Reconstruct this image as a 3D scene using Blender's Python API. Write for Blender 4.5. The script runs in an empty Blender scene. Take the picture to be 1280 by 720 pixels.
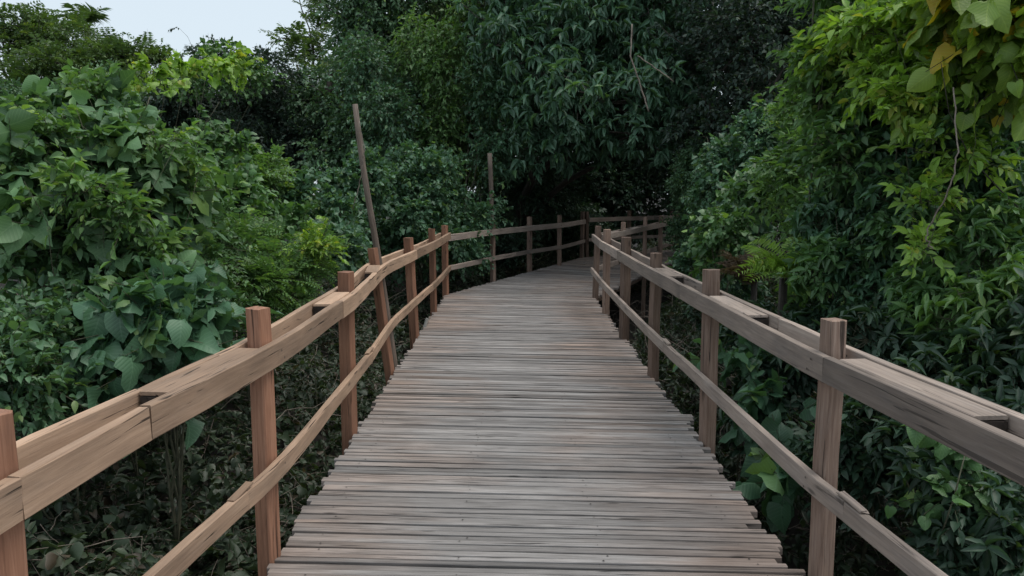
import bpy, math, random
import numpy as np
from mathutils import Vector
R = math.radians
rng = np.random.default_rng(11)
random.seed(5)
scene = bpy.context.scene
COL = scene.collection

# ---------------------------------------------------------------- camera
F = 950.0; CAMH = 1.55; PITCH = math.atan(121/950)
cam_d = bpy.data.cameras.new('camera'); cam = bpy.data.objects.new('camera', cam_d); COL.objects.link(cam)
cam.location = (0, 0, CAMH); cam.rotation_euler = (R(90)-PITCH, 0, 0)
cam_d.sensor_width = 36; cam_d.lens = F/1280*36; cam_d.clip_start = .05; cam_d.clip_end = 2000
scene.camera = cam
# ---------------------------------------------------------------- sky, sun, exposure
w = bpy.data.worlds.new('World'); scene.world = w; w.use_nodes = True
nt = w.node_tree; nt.nodes.clear()
SUN_EL, SUN_AZ = R(68), R(85)     # azimuth clockwise from +Y
sky = nt.nodes.new('ShaderNodeTexSky'); sky.sky_type = 'NISHITA'; sky.sun_disc = False
sky.sun_elevation = SUN_EL; sky.sun_rotation = SUN_AZ; sky.dust_density = 3.0; sky.air_density = 1.0; sky.ozone_density = 1.5
mixs = nt.nodes.new('ShaderNodeMixRGB'); mixs.inputs[0].default_value = .75   # thin even cloud veil over the clear sky
mixs.inputs[2].default_value = (6.1, 6.9, 7.4, 1)
bg = nt.nodes.new('ShaderNodeBackground'); bg.inputs[1].default_value = .108
wo = nt.nodes.new('ShaderNodeOutputWorld')
nt.links.new(sky.outputs[0], mixs.inputs[1]); nt.links.new(mixs.outputs[0], bg.inputs[0]); nt.links.new(bg.outputs[0], wo.inputs[0])
sd = bpy.data.lights.new('sun', 'SUN'); sun = bpy.data.objects.new('sun', sd); COL.objects.link(sun)
sd.energy = 1.7; sd.angle = R(50); sd.color = (1, .94, .86)
sdir = Vector((math.sin(SUN_AZ)*math.cos(SUN_EL), math.cos(SUN_AZ)*math.cos(SUN_EL), math.sin(SUN_EL)))
sun.rotation_euler = (-sdir).to_track_quat('-Z', 'Y').to_euler()
scene.view_settings.view_transform = 'Standard'; scene.view_settings.look = 'None'
scene.view_settings.exposure = 0.38; scene.view_settings.gamma = 1
scene.render.resolution_x = 1024; scene.render.resolution_y = 576
scene.render.engine = 'CYCLES'
scene.cycles.max_bounces = 5; scene.cycles.diffuse_bounces = 3; scene.cycles.transmission_bounces = 3; scene.cycles.glossy_bounces = 2

def at(px, py, Z):
    """world point seen at photo pixel (1280x720) at forward distance Z"""
    u = (360-py)/F
    dy = math.cos(PITCH)+u*math.sin(PITCH); dz = -math.sin(PITCH)+u*math.cos(PITCH); dx = (px-640)/F
    k = Z/dy
    return np.array([dx*k, Z, CAMH+dz*k])

# ---------------------------------------------------------------- object helpers
def tag(o, label=None, cat=None, group=None, kind=None):
    if label: o['label'] = label
    if cat: o['category'] = cat
    if group: o['group'] = group
    if kind: o['kind'] = kind
    return o
def empty(name, loc, label, cat, group=None):
    o = bpy.data.objects.new(name, None); COL.objects.link(o); o.location = loc; o.empty_display_size = .2
    return tag(o, label, cat, group)
class MB:
    """numpy mesh collector; per point attributes co (vector) and var (float)"""
    def __init__(s): s.v=[]; s.co=[]; s.var=[]; s.loops=[]; s.sizes=[]; s.mat=[]; s.n=0; s.sm=[]
    def add(s, V, faces, co=None, var=0.5, mat=0, smooth=False):
        V = np.asarray(V, float).reshape(-1, 3); n=len(V)
        s.v.append(V); s.co.append(V if co is None else np.asarray(co, float).reshape(-1, 3))
        s.var.append(np.full(n, var) if np.isscalar(var) else np.asarray(var, float))
        for f in faces:
            s.loops.append(np.asarray(f)+s.n)
        s.sizes.append(np.array([len(f) for f in faces])); s.mat.append(np.full(len(faces), mat)); s.sm.append(np.full(len(faces), smooth))
        s.n += n
    def add_inst(s, T, faces, pos, sx, sy, sz, X, Y, Z, var, mat=0, smooth=True):
        """N copies of template T (n,3) with axes X,Y,Z (N,3) and scales"""
        N=len(pos); n=len(T)
        if N == 0: return
        sx=np.broadcast_to(sx,(N,)); sy=np.broadcast_to(sy,(N,)); sz=np.broadcast_to(sz,(N,))
        V = (pos[:,None,:] + T[None,:,0,None]*(X*sx[:,None])[:,None,:] + T[None,:,1,None]*(Y*sy[:,None])[:,None,:] + T[None,:,2,None]*(Z*sz[:,None])[:,None,:])
        co = np.repeat(T[None], N, 0).copy(); co[:,:,2] = rng.random(N)[:,None]
        s.v.append(V.reshape(-1,3)); s.co.append(co.reshape(-1,3)); s.var.append(np.repeat(var, n))
        base = s.n + np.arange(N)*n
        for f in faces: pass
        fl = np.concatenate([np.asarray(f) for f in faces])
        s.loops.append((base[:,None]+fl[None]).ravel())
        s.sizes.append(np.tile([len(f) for f in faces], N)); s.mat.append(np.full(N*len(faces), mat)); s.sm.append(np.full(N*len(faces), smooth))
        s.n += N*n
    def build(s, name, mats, parent=None, origin=None):
        me = bpy.data.meshes.new(name)
        V = np.concatenate(s.v); 
        if origin is None and parent is not None: origin = parent.location
        if origin is not None: V = V - np.array(origin)[None]
        L = np.concatenate(s.loops).astype(np.int32); S = np.concatenate(s.sizes).astype(np.int32)
        me.vertices.add(len(V)); me.vertices.foreach_set('co', V.astype(np.float32).ravel())
        me.loops.add(len(L)); me.loops.foreach_set('vertex_index', L)
        me.polygons.add(len(S)); me.polygons.foreach_set('loop_start', np.concatenate([[0], np.cumsum(S)[:-1]]).astype(np.int32))
        me.polygons.foreach_set('material_index', np.concatenate(s.mat).astype(np.int32))
        me.polygons.foreach_set('use_smooth', np.concatenate(s.sm).astype(bool))
        me.update(calc_edges=True)
        a = me.attributes.new('co', 'FLOAT_VECTOR', 'POINT'); a.data.foreach_set('vector', np.concatenate(s.co).astype(np.float32).ravel())
        a = me.attributes.new('var', 'FLOAT', 'POINT'); a.data.foreach_set('value', np.concatenate(s.var).astype(np.float32))
        for m in (mats if isinstance(mats, (list, tuple)) else [mats]): me.materials.append(m)
        o = bpy.data.objects.new(name, me); COL.objects.link(o)
        if parent is not None: o.parent = parent
        if origin is not None and parent is None: o.location = origin
        return o
def norm(a):
    a = np.asarray(a, float); return a/np.maximum(np.linalg.norm(a, axis=-1, keepdims=True), 1e-9)

# ---------------------------------------------------------------- materials
def newmat(name):
    m = bpy.data.materials.new(name); m.use_nodes = True; t = m.node_tree; t.nodes.clear()
    return m, t, t.nodes, t.links
def node(N, typ, **k):
    n = N.new(typ)
    for a, b in k.items(): setattr(n, a, b)
    return n
def ramp(N, stops):
    r = N.new('ShaderNodeValToRGB'); e = r.color_ramp.elements
    while len(e) > 1: e.remove(e[-1])
    e[0].position = stops[0][0]; e[0].color = (*stops[0][1], 1)
    for p, c in stops[1:]:
        x = e.new(p); x.color = (*c, 1)
    return r
def g3(v): return (v, v, v)
def wood(name, c1, c2, c3, crack=.3, rough=.75, stain=None, fine=1.0):
    m, t, N, L = newmat(name)
    at_ = node(N, 'ShaderNodeAttribute', attribute_name='co'); va = node(N, 'ShaderNodeAttribute', attribute_name='var')
    def mapped(sc):
        mp = N.new('ShaderNodeMapping'); mp.inputs['Scale'].default_value = sc; L.new(at_.outputs['Vector'], mp.inputs[0]); return mp
    n1 = N.new('ShaderNodeTexNoise'); n1.inputs['Scale'].default_value = 1; n1.inputs['Detail'].default_value = 6; n1.inputs['Roughness'].default_value = .65; n1.inputs['Distortion'].default_value=.4
    L.new(mapped((4.5, 90*fine, 90*fine)).outputs[0], n1.inputs[0])
    n2 = N.new('ShaderNodeTexNoise'); n2.inputs['Scale'].default_value = 1; n2.inputs['Detail'].default_value = 3
    L.new(mapped((1.8, 6, 6)).outputs[0], n2.inputs[0])
    n3 = N.new('ShaderNodeTexNoise'); n3.inputs['Scale'].default_value = 1; n3.inputs['Detail'].default_value = 4; n3.inputs['Distortion'].default_value=.8
    L.new(mapped((2.0, 60*fine, 60*fine)).outputs[0], n3.inputs[0])
    r1 = ramp(N, [(.3, c1), (.52, c2), (.75, c3)]); L.new(n1.outputs[0], r1.inputs[0])
    # board to board tone
    mr = N.new('ShaderNodeMapRange'); mr.inputs[3].default_value = .62; mr.inputs[4].default_value = 1.25; L.new(va.outputs['Fac'], mr.inputs[0])
    r2 = ramp(N, [(.3, g3(.7)), (.65, g3(1.12))]); L.new(n2.outputs[0], r2.inputs[0])
    mu = node(N, 'ShaderNodeMixRGB', blend_type='MULTIPLY'); mu.inputs[0].default_value = 1; L.new(r1.outputs[0], mu.inputs[1]); L.new(r2.outputs[0], mu.inputs[2])
    mv = node(N, 'ShaderNodeMixRGB', blend_type='MULTIPLY'); mv.inputs[0].default_value = 1; L.new(mu.outputs[0], mv.inputs[1]); L.new(mr.outputs[0], mv.inputs[2])
    last = mv
    if not stain:
        nw = N.new('ShaderNodeTexNoise'); nw.inputs['Scale'].default_value = 1; nw.inputs['Detail'].default_value = 7; nw.inputs['Roughness'].default_value=.7; L.new(mapped((3.5, 14, 14)).outputs[0], nw.inputs[0])
        rw = ramp(N, [(.48, g3(0)), (.68, g3(.4))]); L.new(nw.outputs[0], rw.inputs[0])
        wm = node(N, 'ShaderNodeMixRGB', blend_type='MIX'); L.new(rw.outputs[0], wm.inputs[0]); L.new(last.outputs[0], wm.inputs[1]); gm = node(N, 'ShaderNodeMixRGB', blend_type='MULTIPLY'); gm.inputs[0].default_value=1; L.new(last.outputs[0], gm.inputs[1]); gm.inputs[2].default_value=(.72,.80,.90,1); L.new(gm.outputs[0], wm.inputs[2]); last = wm
    if stain:
        ge = N.new('ShaderNodeNewGeometry'); ns = N.new('ShaderNodeTexNoise'); ns.inputs['Scale'].default_value = 1.1; ns.inputs['Detail'].default_value = 5
        vs=node(N,'ShaderNodeVectorMath',operation='MULTIPLY_ADD'); vs.inputs[1].default_value=(.55,.3,1); L.new(va.outputs['Fac'],vs.inputs[0]); L.new(ge.outputs['Position'],vs.inputs[2]); L.new(vs.outputs[0], ns.inputs[0])
        sx = N.new('ShaderNodeSeparateXYZ'); L.new(ge.outputs['Position'], sx.inputs[0])
        ab0 = node(N, 'ShaderNodeMath', operation='ABSOLUTE'); L.new(sx.outputs[0], ab0.inputs[0]); ab = node(N, 'ShaderNodeMath', operation='MINIMUM'); ab.inputs[1].default_value=.95; L.new(ab0.outputs[0], ab.inputs[0])
        ma = node(N, 'ShaderNodeMath', operation='MULTIPLY_ADD'); ma.inputs[1].default_value = .28; L.new(ab.outputs[0], ma.inputs[0]); L.new(ns.outputs[0], ma.inputs[2])
        rs = ramp(N, [(.58, g3(0)), (.9, g3(.8))]); L.new(ma.outputs[0], rs.inputs[0])
        st = node(N, 'ShaderNodeMixRGB', blend_type='MIX'); L.new(rs.outputs[0], st.inputs[0]); L.new(last.outputs[0], st.inputs[1])
        sm_ = node(N, 'ShaderNodeMixRGB', blend_type='MULTIPLY'); sm_.inputs[0].default_value=1; L.new(last.outputs[0], sm_.inputs[1]); sm_.inputs[2].default_value=(*stain,1)
        L.new(sm_.outputs[0], st.inputs[2]); last = st
    # cracks
    rc = ramp(N, [(.5-.16, g3(1-crack)), (.5-.12, g3(1))]); L.new(n3.outputs[0], rc.inputs[0])
    rc2 = ramp(N, [(.325, g3(.15)), (.35, g3(1))]); L.new(n3.outputs[0], rc2.inputs[0])
    mc = node(N, 'ShaderNodeMixRGB', blend_type='MULTIPLY'); mc.inputs[0].default_value = 1; L.new(last.outputs[0], mc.inputs[1]); L.new(rc.outputs[0], mc.inputs[2])
    mc2 = node(N, 'ShaderNodeMixRGB', blend_type='MULTIPLY'); mc2.inputs[0].default_value = crack*1.4; L.new(mc.outputs[0], mc2.inputs[1]); L.new(rc2.outputs[0], mc2.inputs[2])
    # knots
    vo = N.new('ShaderNodeTexVoronoi'); vo.inputs['Scale'].default_value = 1; L.new(mapped((2.4, 9, 9)).outputs[0], vo.inputs[0])
    rk = ramp(N, [(.05, g3(.3)), (.11, g3(1))]); L.new(vo.outputs['Distance'], rk.inputs[0])
    mk = node(N, 'ShaderNodeMixRGB', blend_type='MULTIPLY'); mk.inputs[0].default_value = .8; L.new(mc2.outputs[0], mk.inputs[1]); L.new(rk.outputs[0], mk.inputs[2])
    b = N.new('ShaderNodeBsdfPrincipled'); b.inputs['Roughness'].default_value = rough; b.inputs['Specular IOR Level'].default_value = .3
    L.new(mk.outputs[0], b.inputs['Base Color'])
    bu = N.new('ShaderNodeBump'); bu.inputs['Strength'].default_value = .55; bu.inputs['Distance'].default_value = .004
    ad = node(N, 'ShaderNodeMath', operation='MULTIPLY_ADD'); ad.inputs[1].default_value=.6; L.new(n1.outputs[0], ad.inputs[0]); L.new(rc2.outputs[0], ad.inputs[2]); L.new(ad.outputs[0], bu.inputs['Height']); L.new(bu.outputs[0], b.inputs['Normal'])
    o = N.new('ShaderNodeOutputMaterial'); L.new(b.outputs[0], o.inputs[0])
    return m
M_deck = wood('weathered_deck_wood', (.165,.152,.145), (.265,.249,.24), (.37,.352,.342), crack=.5, rough=.7, stain=(1.1,.86,.72), fine=1.2)
M_rail_w = wood('warm_rail_wood', (.34,.225,.155), (.42,.28,.19), (.50,.345,.245), crack=.55, rough=.7)
M_rail_g = wood('grey_rail_wood', (.255,.205,.178), (.34,.272,.228), (.415,.34,.29), crack=.3, rough=.7)
M_post_w = wood('warm_post_wood', (.20,.095,.058), (.29,.145,.09), (.38,.205,.135), crack=.5, rough=.65)
M_post_g = wood('brown_post_wood', (.16,.10,.075), (.25,.17,.13), (.34,.25,.20), crack=.5, rough=.7)
M_pole = wood('pole_wood', (.12,.09,.07), (.20,.155,.125), (.29,.235,.19), crack=.4)
M_block_shade = wood('block_wood_painted_shade', (.02,.016,.013), (.035,.027,.022), (.05,.04,.034), crack=.3)  # near-black: shade in the gap between the boards is put into the colour
M_pale = wood('pale_wood', (.5,.47,.42), (.6,.57,.52), (.7,.66,.6), crack=.1)
def simple(name, c, rough=.8, sc=12, vary=.35, bump=.4):
    m, t, N, L = newmat(name)
    ge = N.new('ShaderNodeNewGeometry'); n = N.new('ShaderNodeTexNoise'); n.inputs['Scale'].default_value = sc; n.inputs['Detail'].default_value = 6; L.new(ge.outputs['Position'], n.inputs[0])
    r = ramp(N, [(.3, tuple(x*(1-vary) for x in c)), (.7, tuple(x*(1+vary) for x in c))]); L.new(n.outputs[0], r.inputs[0])
    b = N.new('ShaderNodeBsdfPrincipled'); b.inputs['Roughness'].default_value = rough; L.new(r.outputs[0], b.inputs['Base Color'])
    bu = N.new('ShaderNodeBump'); bu.inputs['Strength'].default_value = bump; bu.inputs['Distance'].default_value = .02; L.new(n.outputs[0], bu.inputs['Height']); L.new(bu.outputs[0], b.inputs['Normal'])
    o = N.new('ShaderNodeOutputMaterial'); L.new(b.outputs[0], o.inputs[0]); return m
M_soil = simple('leaf_litter_soil', (.02,.016,.012), sc=6)
M_bark = simple('bark', (.045,.038,.030), sc=14)
M_stem = simple('green_brown_stem', (.075,.075,.045), sc=20)
M_twig = simple('dry_twig', (.20,.165,.135), sc=30)
M_nail = simple('rusty_nail', (.03,.022,.018), .5)
def leafmat(name, a, b, c=None, cf=.06, transl=.28, rough=.42, vein=0.0, spec=.5):
    """a..b spread leaf to leaf, c a few odd (young or yellowing) leaves"""
    m, t, N, L = newmat(name)
    co = node(N, 'ShaderNodeAttribute', attribute_name='co'); va = node(N, 'ShaderNodeAttribute', attribute_name='var')
    stops = [(0, a), (1-cf-.03, b)]
    if c: stops += [(1-cf, c)]
    r = ramp(N, stops); L.new(va.outputs['Fac'], r.inputs[0])
    last = r
    sp = N.new('ShaderNodeSeparateXYZ'); L.new(co.outputs['Vector'], sp.inputs[0])
    mr = N.new('ShaderNodeMapRange'); mr.inputs[3].default_value = .72; mr.inputs[4].default_value = 1.25; L.new(sp.outputs[2], mr.inputs[0])
    mm = node(N, 'ShaderNodeMixRGB', blend_type='MULTIPLY'); mm.inputs[0].default_value = 1; L.new(last.outputs[0], mm.inputs[1]); L.new(mr.outputs[0], mm.inputs[2]); last = mm
    bump_src = None
    if vein:
        ab = node(N, 'ShaderNodeMath', operation='ABSOLUTE'); L.new(sp.outputs[0], ab.inputs[0])
        rm = ramp(N, [(.012, g3(1)), (.035, g3(0))]); L.new(ab.outputs[0], rm.inputs[0])
        q = node(N, 'ShaderNodeMath', operation='MULTIPLY_ADD'); q.inputs[1].default_value = -.7; L.new(ab.outputs[0], q.inputs[0]); L.new(sp.outputs[1], q.inputs[2])
        q2 = node(N, 'ShaderNodeMath', operation='MULTIPLY'); q2.inputs[1].default_value = 7; L.new(q.outputs[0], q2.inputs[0])
        q3 = node(N, 'ShaderNodeMath', operation='PINGPONG'); q3.inputs[1].default_value = .5; L.new(q2.outputs[0], q3.inputs[0])
        rv = ramp(N, [(.02, g3(1)), (.1, g3(0))]); L.new(q3.outputs[0], rv.inputs[0])
        mx = node(N, 'ShaderNodeMath', operation='MAXIMUM'); L.new(rm.outputs[0], mx.inputs[0]); L.new(rv.outputs[0], mx.inputs[1])
        fm = node(N, 'ShaderNodeMath', operation='MULTIPLY'); fm.inputs[1].default_value = vein; L.new(mx.outputs[0], fm.inputs[0])
        ve = node(N, 'ShaderNodeMixRGB', blend_type='MIX'); L.new(fm.outputs[0], ve.inputs[0]); L.new(last.outputs[0], ve.inputs[1]); ve.inputs[2].default_value = (min(1,b[0]*2.0+.02), min(1,b[1]*1.7+.02), min(1,b[2]*2+.01), 1); last = ve
        bump_src = q3
    p = N.new('ShaderNodeBsdfPrincipled'); p.inputs['Roughness'].default_value = rough; p.inputs['Specular IOR Level'].default_value = spec
    L.new(last.outputs[0], p.inputs['Base Color'])
    tr = N.new('ShaderNodeBsdfTranslucent')
    ml = node(N, 'ShaderNodeMixRGB', blend_type='MULTIPLY'); ml.inputs[0].default_value = 1; ml.inputs[2].default_value = (1.3, 1.35, .5, 1); L.new(last.outputs[0], ml.inputs[1]); L.new(ml.outputs[0], tr.inputs[0])
    if bump_src:
        bu = N.new('ShaderNodeBump'); bu.inputs['Strength'].default_value = .35; bu.inputs['Distance'].default_value = .004; L.new(bump_src.outputs[0], bu.inputs['Height']); L.new(bu.outputs[0], p.inputs['Normal'])
    ms = N.new('ShaderNodeMixShader'); ms.inputs[0].default_value = transl; L.new(p.outputs[0], ms.inputs[1]); L.new(tr.outputs[0], ms.inputs[2])
    o = N.new('ShaderNodeOutputMaterial'); L.new(ms.outputs[0], o.inputs[0]); return m
LM = dict(
 big   = leafmat('broad_leaf', (.065,.14,.068), (.12,.235,.10), (.18,.30,.07), .08, vein=.25, rough=.5),
 mid   = leafmat('mid_green_leaf', (.055,.125,.05), (.105,.22,.075), (.18,.30,.07), .08, vein=.25),
 blue  = leafmat('cool_green_leaf', (.048,.112,.064), (.092,.20,.108), (.14,.24,.08), .05, vein=.25, rough=.45),
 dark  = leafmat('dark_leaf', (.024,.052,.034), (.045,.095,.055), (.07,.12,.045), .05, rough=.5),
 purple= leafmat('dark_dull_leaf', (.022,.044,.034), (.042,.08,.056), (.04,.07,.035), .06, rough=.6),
 forest= leafmat('forest_leaf', (.058,.125,.07), (.12,.23,.11), (.19,.30,.09), .08),
 olive = leafmat('olive_leaf', (.055,.11,.042), (.12,.20,.06), (.19,.26,.06), .12),
 bright= leafmat('bright_leaf', (.08,.17,.06), (.14,.27,.085), (.23,.34,.08), .12, vein=.3, transl=.35),
 lime  = leafmat('lime_leaf', (.15,.30,.05), (.25,.40,.07), (.38,.42,.07), .15, vein=.3, transl=.4),
 yellow= leafmat('yellow_green_leaf', (.15,.28,.06), (.26,.38,.07), (.55,.40,.04), .16, vein=.25, transl=.45),
 mango = leafmat('drooping_leaf', (.055,.12,.08), (.11,.225,.135), (.14,.27,.11), .06, rough=.42, vein=.2),
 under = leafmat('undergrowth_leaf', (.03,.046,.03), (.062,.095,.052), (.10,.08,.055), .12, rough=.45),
 dry   = leafmat('dead_leaf', (.09,.06,.04), (.15,.11,.075), (.2,.15,.1), .1, rough=.8, transl=.15),
)

# ---------------------------------------------------------------- leaf templates  (x side, y along 0..1, z normal)
def tpl_ovate(fold=.25, droop=.25, wave=0):
    ts=[.14,.38,.68]; ws=[.30,.5,.36]
    V=[(0,0,0)]
    for t,w_ in zip(ts,ws):
        z=-droop*t*t
        V += [(-w_,t,z+fold*w_+wave*math.sin(t*9)), (0,t,z), (w_,t,z+fold*w_-wave*math.sin(t*9))]
    V.append((0,1,-droop))
    Fc=[(0,2,1),(0,3,2)]
    for k in range(2):
        a=1+3*k; Fc += [(a,a+1,a+4,a+3),(a+1,a+2,a+5,a+4)]
    Fc += [(7,8,10),(8,9,10)]
    return np.array(V,float),Fc
def tpl_rhomb(fold=.25, droop=.2):
    return np.array([(0,0,0),(.5,.42,fold*.5),(0,1,-droop),(-.5,.42,fold*.5),(0,.45,-droop*.1)],float), [(0,1,4),(1,2,4),(4,2,3),(0,4,3)]
def tpl_heart(fold=.2, droop=.35, wave=.04, lobed=False):
    rs=[(.2,-.14),(.44,-.04),(.54,.2),(.46,.5),(.24,.8)]
    if lobed: rs=[(.22,-.14),(.5,-.02),(.62,.22),(.40,.48),(.30,.74)]
    ms=[0,.22,.5,.8]
    z=lambda x,y:fold*abs(x)-droop*max(y,0)**2
    V=[(0,m_,z(0,m_)) for m_ in ms]+[(0,1,z(0,1))]
    for s_ in (1,-1):
        V += [(s_*x,y,z(x,y)+wave*(1 if k%2 else -1)*s_) for k,(x,y) in enumerate(rs)]
    Fc=[]
    for s_,o in ((1,5),(-1,10)):
        fs=[(0,o,o+1),(0,o+1,o+2,1),(1,o+2,o+3,2),(2,o+3,o+4,3),(3,o+4,4)]
        Fc += fs if s_>0 else [f[::-1] for f in fs]
    return np.array(V,float),Fc
def tpl_prism():
    V=[]
    for t,r in ((0,1),(1,.45)):
        for k in range(3): V.append((r*math.cos(2.094*k),t,r*math.sin(2.094*k)))
    return np.array(V,float),[(0,1,4,3),(1,2,5,4),(2,0,3,5)]
TP = dict(
  ovate=[tpl_ovate(.3,.1,.03),tpl_ovate(.15,.35),tpl_ovate(.45,.25,.05)],
  lance=[tpl_ovate(.5,.25),tpl_ovate(.7,.5),tpl_ovate(.3,.15)],
  rhomb=[tpl_rhomb(.3,.1),tpl_rhomb(.1,.3)],
  heart=[tpl_heart(.15,.3,.05),tpl_heart(-.35,.6,.06),tpl_heart(.4,.25,.05,True),tpl_heart(-.25,.75,.07,True),tpl_heart(-.6,.35,.05),tpl_heart(.55,.5,.06)],
)
PRISM = tpl_prism()

def place_leaves(mb, kind, pos, d, nrm, length, wr, var, mat=0):
    """pos,d,nrm (N,3); length (N)"""
    d = norm(d); nrm = norm(nrm - (nrm*d).sum(1,keepdims=True)*d); X = np.cross(d, nrm)
    T = TP[kind]; idx = rng.integers(0, len(T), len(pos))
    for k,(V,Fc) in enumerate(T):
        s = idx == k
        mb.add_inst(V, Fc, pos[s], length[s]*wr, length[s], length[s], X[s], d[s], nrm[s], var[s], mat)

def sprays(mb, tw, K, pos, d, st, tone=None):
    """K sprays. st: style dict"""
    d = norm(d); m = st['m']; sl = st['sl']*rng.uniform(.6,1.35,K)
    up = np.array([0,0,1.0])
    side = norm(np.cross(d, up)+1e-3*rng.normal(size=(K,3))); nr = norm(np.cross(side, d))
    roll = rng.normal(0, st.get('roll', .5), K)[:,None]
    side, nr = side*np.cos(roll)+nr*np.sin(roll), nr*np.cos(roll)-side*np.sin(roll)
    t = (np.arange(m)+.6)/m
    typ = st['typ']
    P = pos[:,None,:]+d[:,None,:]*(sl[:,None]*t[None])[:,:,None]
    P[:,:,2] -= (sl*st.get('sag',.3))[:,None]*(t**2)[None]
    sg = np.where(np.arange(m)%2==0, 1., -1.)[None,:,None]
    jit = rng.normal(0, st.get('jit',.25), (K,m,3))
    Dn = np.zeros((K,m,3)); Dn[:,:,2] = -1
    dr = st.get('droop',.2)
    if typ == 'alt':
        D = d[:,None,:]*.65 + side[:,None,:]*sg*.8*(1-.6*t[None,:,None]) + Dn*dr + jit
        NR = nr[:,None,:]*.7 + np.array([0,0,.45]) + rng.normal(0,.5,(K,m,3))
        tl = .75+.5*np.sin(t*2.6)
    elif typ == 'pinnate':
        # leaflets in opposite pairs
        tt = (np.arange(m)//2+.7)/(m/2); P = pos[:,None,:]+d[:,None,:]*(sl[:,None]*tt[None])[:,:,None]; P[:,:,2] -= (sl*st.get('sag',.4))[:,None]*(tt**2)[None]
        D = side[:,None,:]*sg + d[:,None,:]*.35 + Dn*dr + jit*.5
        NR = nr[:,None,:] + rng.normal(0,.18,(K,m,3))
        tl = .35+.9*np.sin((tt*.9+.12)*math.pi)**.8 if st.get('fern') else .7+.4*np.sin(tt*math.pi)
    else: # whorl at the tip
        ang = (np.arange(m)/m*2*math.pi)[None]+rng.uniform(0,6.28,(K,1))+rng.normal(0,.2,(K,m))
        P = pos[:,None,:]+d[:,None,:]*(sl[:,None]*rng.uniform(.75,1,(K,m)))[:,:,None]
        rad = side[:,None,:]*np.cos(ang)[:,:,None]+np.cross(side,d)[:,None,:]*np.sin(ang)[:,:,None]
        D = rad*.9 + d[:,None,:]*.45 + Dn*dr + jit
        NR = np.array([0,0,1.0]) - rad*.1 + d[:,None,:]*.6 + rng.normal(0,.3,(K,m,3))
        tl = np.ones(m)
    Lf = st['L']*rng.uniform(.5,1.3,(K,m))*tl[None] if typ!='pinnate' else st['L']*rng.uniform(.9,1.1,(K,m))*(tl[None] if np.ndim(tl)==1 else tl)
    if tone is None: tone = np.full(K,.5)
    var = np.clip(tone[:,None]*.45 + .55*rng.random((K,1))*.6 + rng.random((K,m))*.28, 0, 1)
    odd = rng.random((K,m)) < st.get('odd',.03); var[odd] = 1.0
    place_leaves(mb, st['leaf'], P.reshape(-1,3), D.reshape(-1,3), NR.reshape(-1,3), Lf.ravel(), st['wr'], var.ravel())
    if tw is not None:
        e = pos + d*sl[:,None]; e[:,2] -= sl*st.get('sag',.3)*.6
        dd = norm(e-pos); ln = np.linalg.norm(e-pos,axis=1); s2 = norm(np.cross(dd, up)+1e-4)
        tr = st.get('tr', .0025)
        tw.add_inst(PRISM[0], PRISM[1], pos, tr, ln, tr, s2, dd, np.cross(s2,dd), rng.random(K), 1 if tw is mb else 0)

ST = dict(
 heart = dict(typ='alt', m=5, sl=.32, L=.11, wr=.95, leaf='heart', droop=.55, sag=.25, jit=.3, roll=.6, tr=.004, area=.55, odd=.05),
 heart_s=dict(typ='alt', m=6, sl=.22, L=.06, wr=.9, leaf='heart', droop=.45, sag=.25, jit=.3, roll=.6, tr=.003, area=.55, odd=.05),
 ovate = dict(typ='alt', m=9, sl=.22, L=.06, wr=.5, leaf='ovate', droop=.3, sag=.3, jit=.25, tr=.0025, area=.5),
 ovate_s=dict(typ='alt', m=10, sl=.16, L=.04, wr=.55, leaf='ovate', droop=.3, sag=.3, jit=.3, tr=.002, area=.5),
 lance = dict(typ='whorl', m=7, sl=.14, L=.088, wr=.34, leaf='lance', droop=.35, sag=.2, jit=.2, tr=.0025, area=.5),
 mango = dict(typ='whorl', m=8, sl=.25, L=.19, wr=.36, leaf='lance', droop=.6, sag=.2, jit=.25, tr=.006, area=.5),
 pinn  = dict(typ='pinnate', m=18, sl=.22, L=.045, wr=.42, leaf='rhomb', droop=.1, sag=.35, jit=.15, tr=.0015, area=.5, roll=.4),
 fern  = dict(typ='pinnate', m=36, sl=.6, L=.09, wr=.2, leaf='rhomb', droop=.1, sag=.5, jit=.1, tr=.002, area=.5, roll=.5, fern=True),
 far   = dict(typ='alt', m=7, sl=.4, L=.13, wr=.55, leaf='rhomb', droop=.4, sag=.35, jit=.4, tr=.005, area=.5, roll=.6),
 far_s = dict(typ='alt', m=8, sl=.3, L=.082, wr=.55, leaf='rhomb', droop=.4, sag=.35, jit=.4, tr=.004, area=.5, roll=.6),
 far_d = dict(typ='whorl', m=7, sl=.3, L=.2, wr=.34, leaf='rhomb', droop=.9, sag=.3, jit=.3, tr=.006, area=.5),
 feath = dict(typ='pinnate', m=16, sl=.55, L=.14, wr=.35, leaf='rhomb', droop=.1, sag=.3, jit=.2, tr=.004, area=.5, roll=.3),
)
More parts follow.
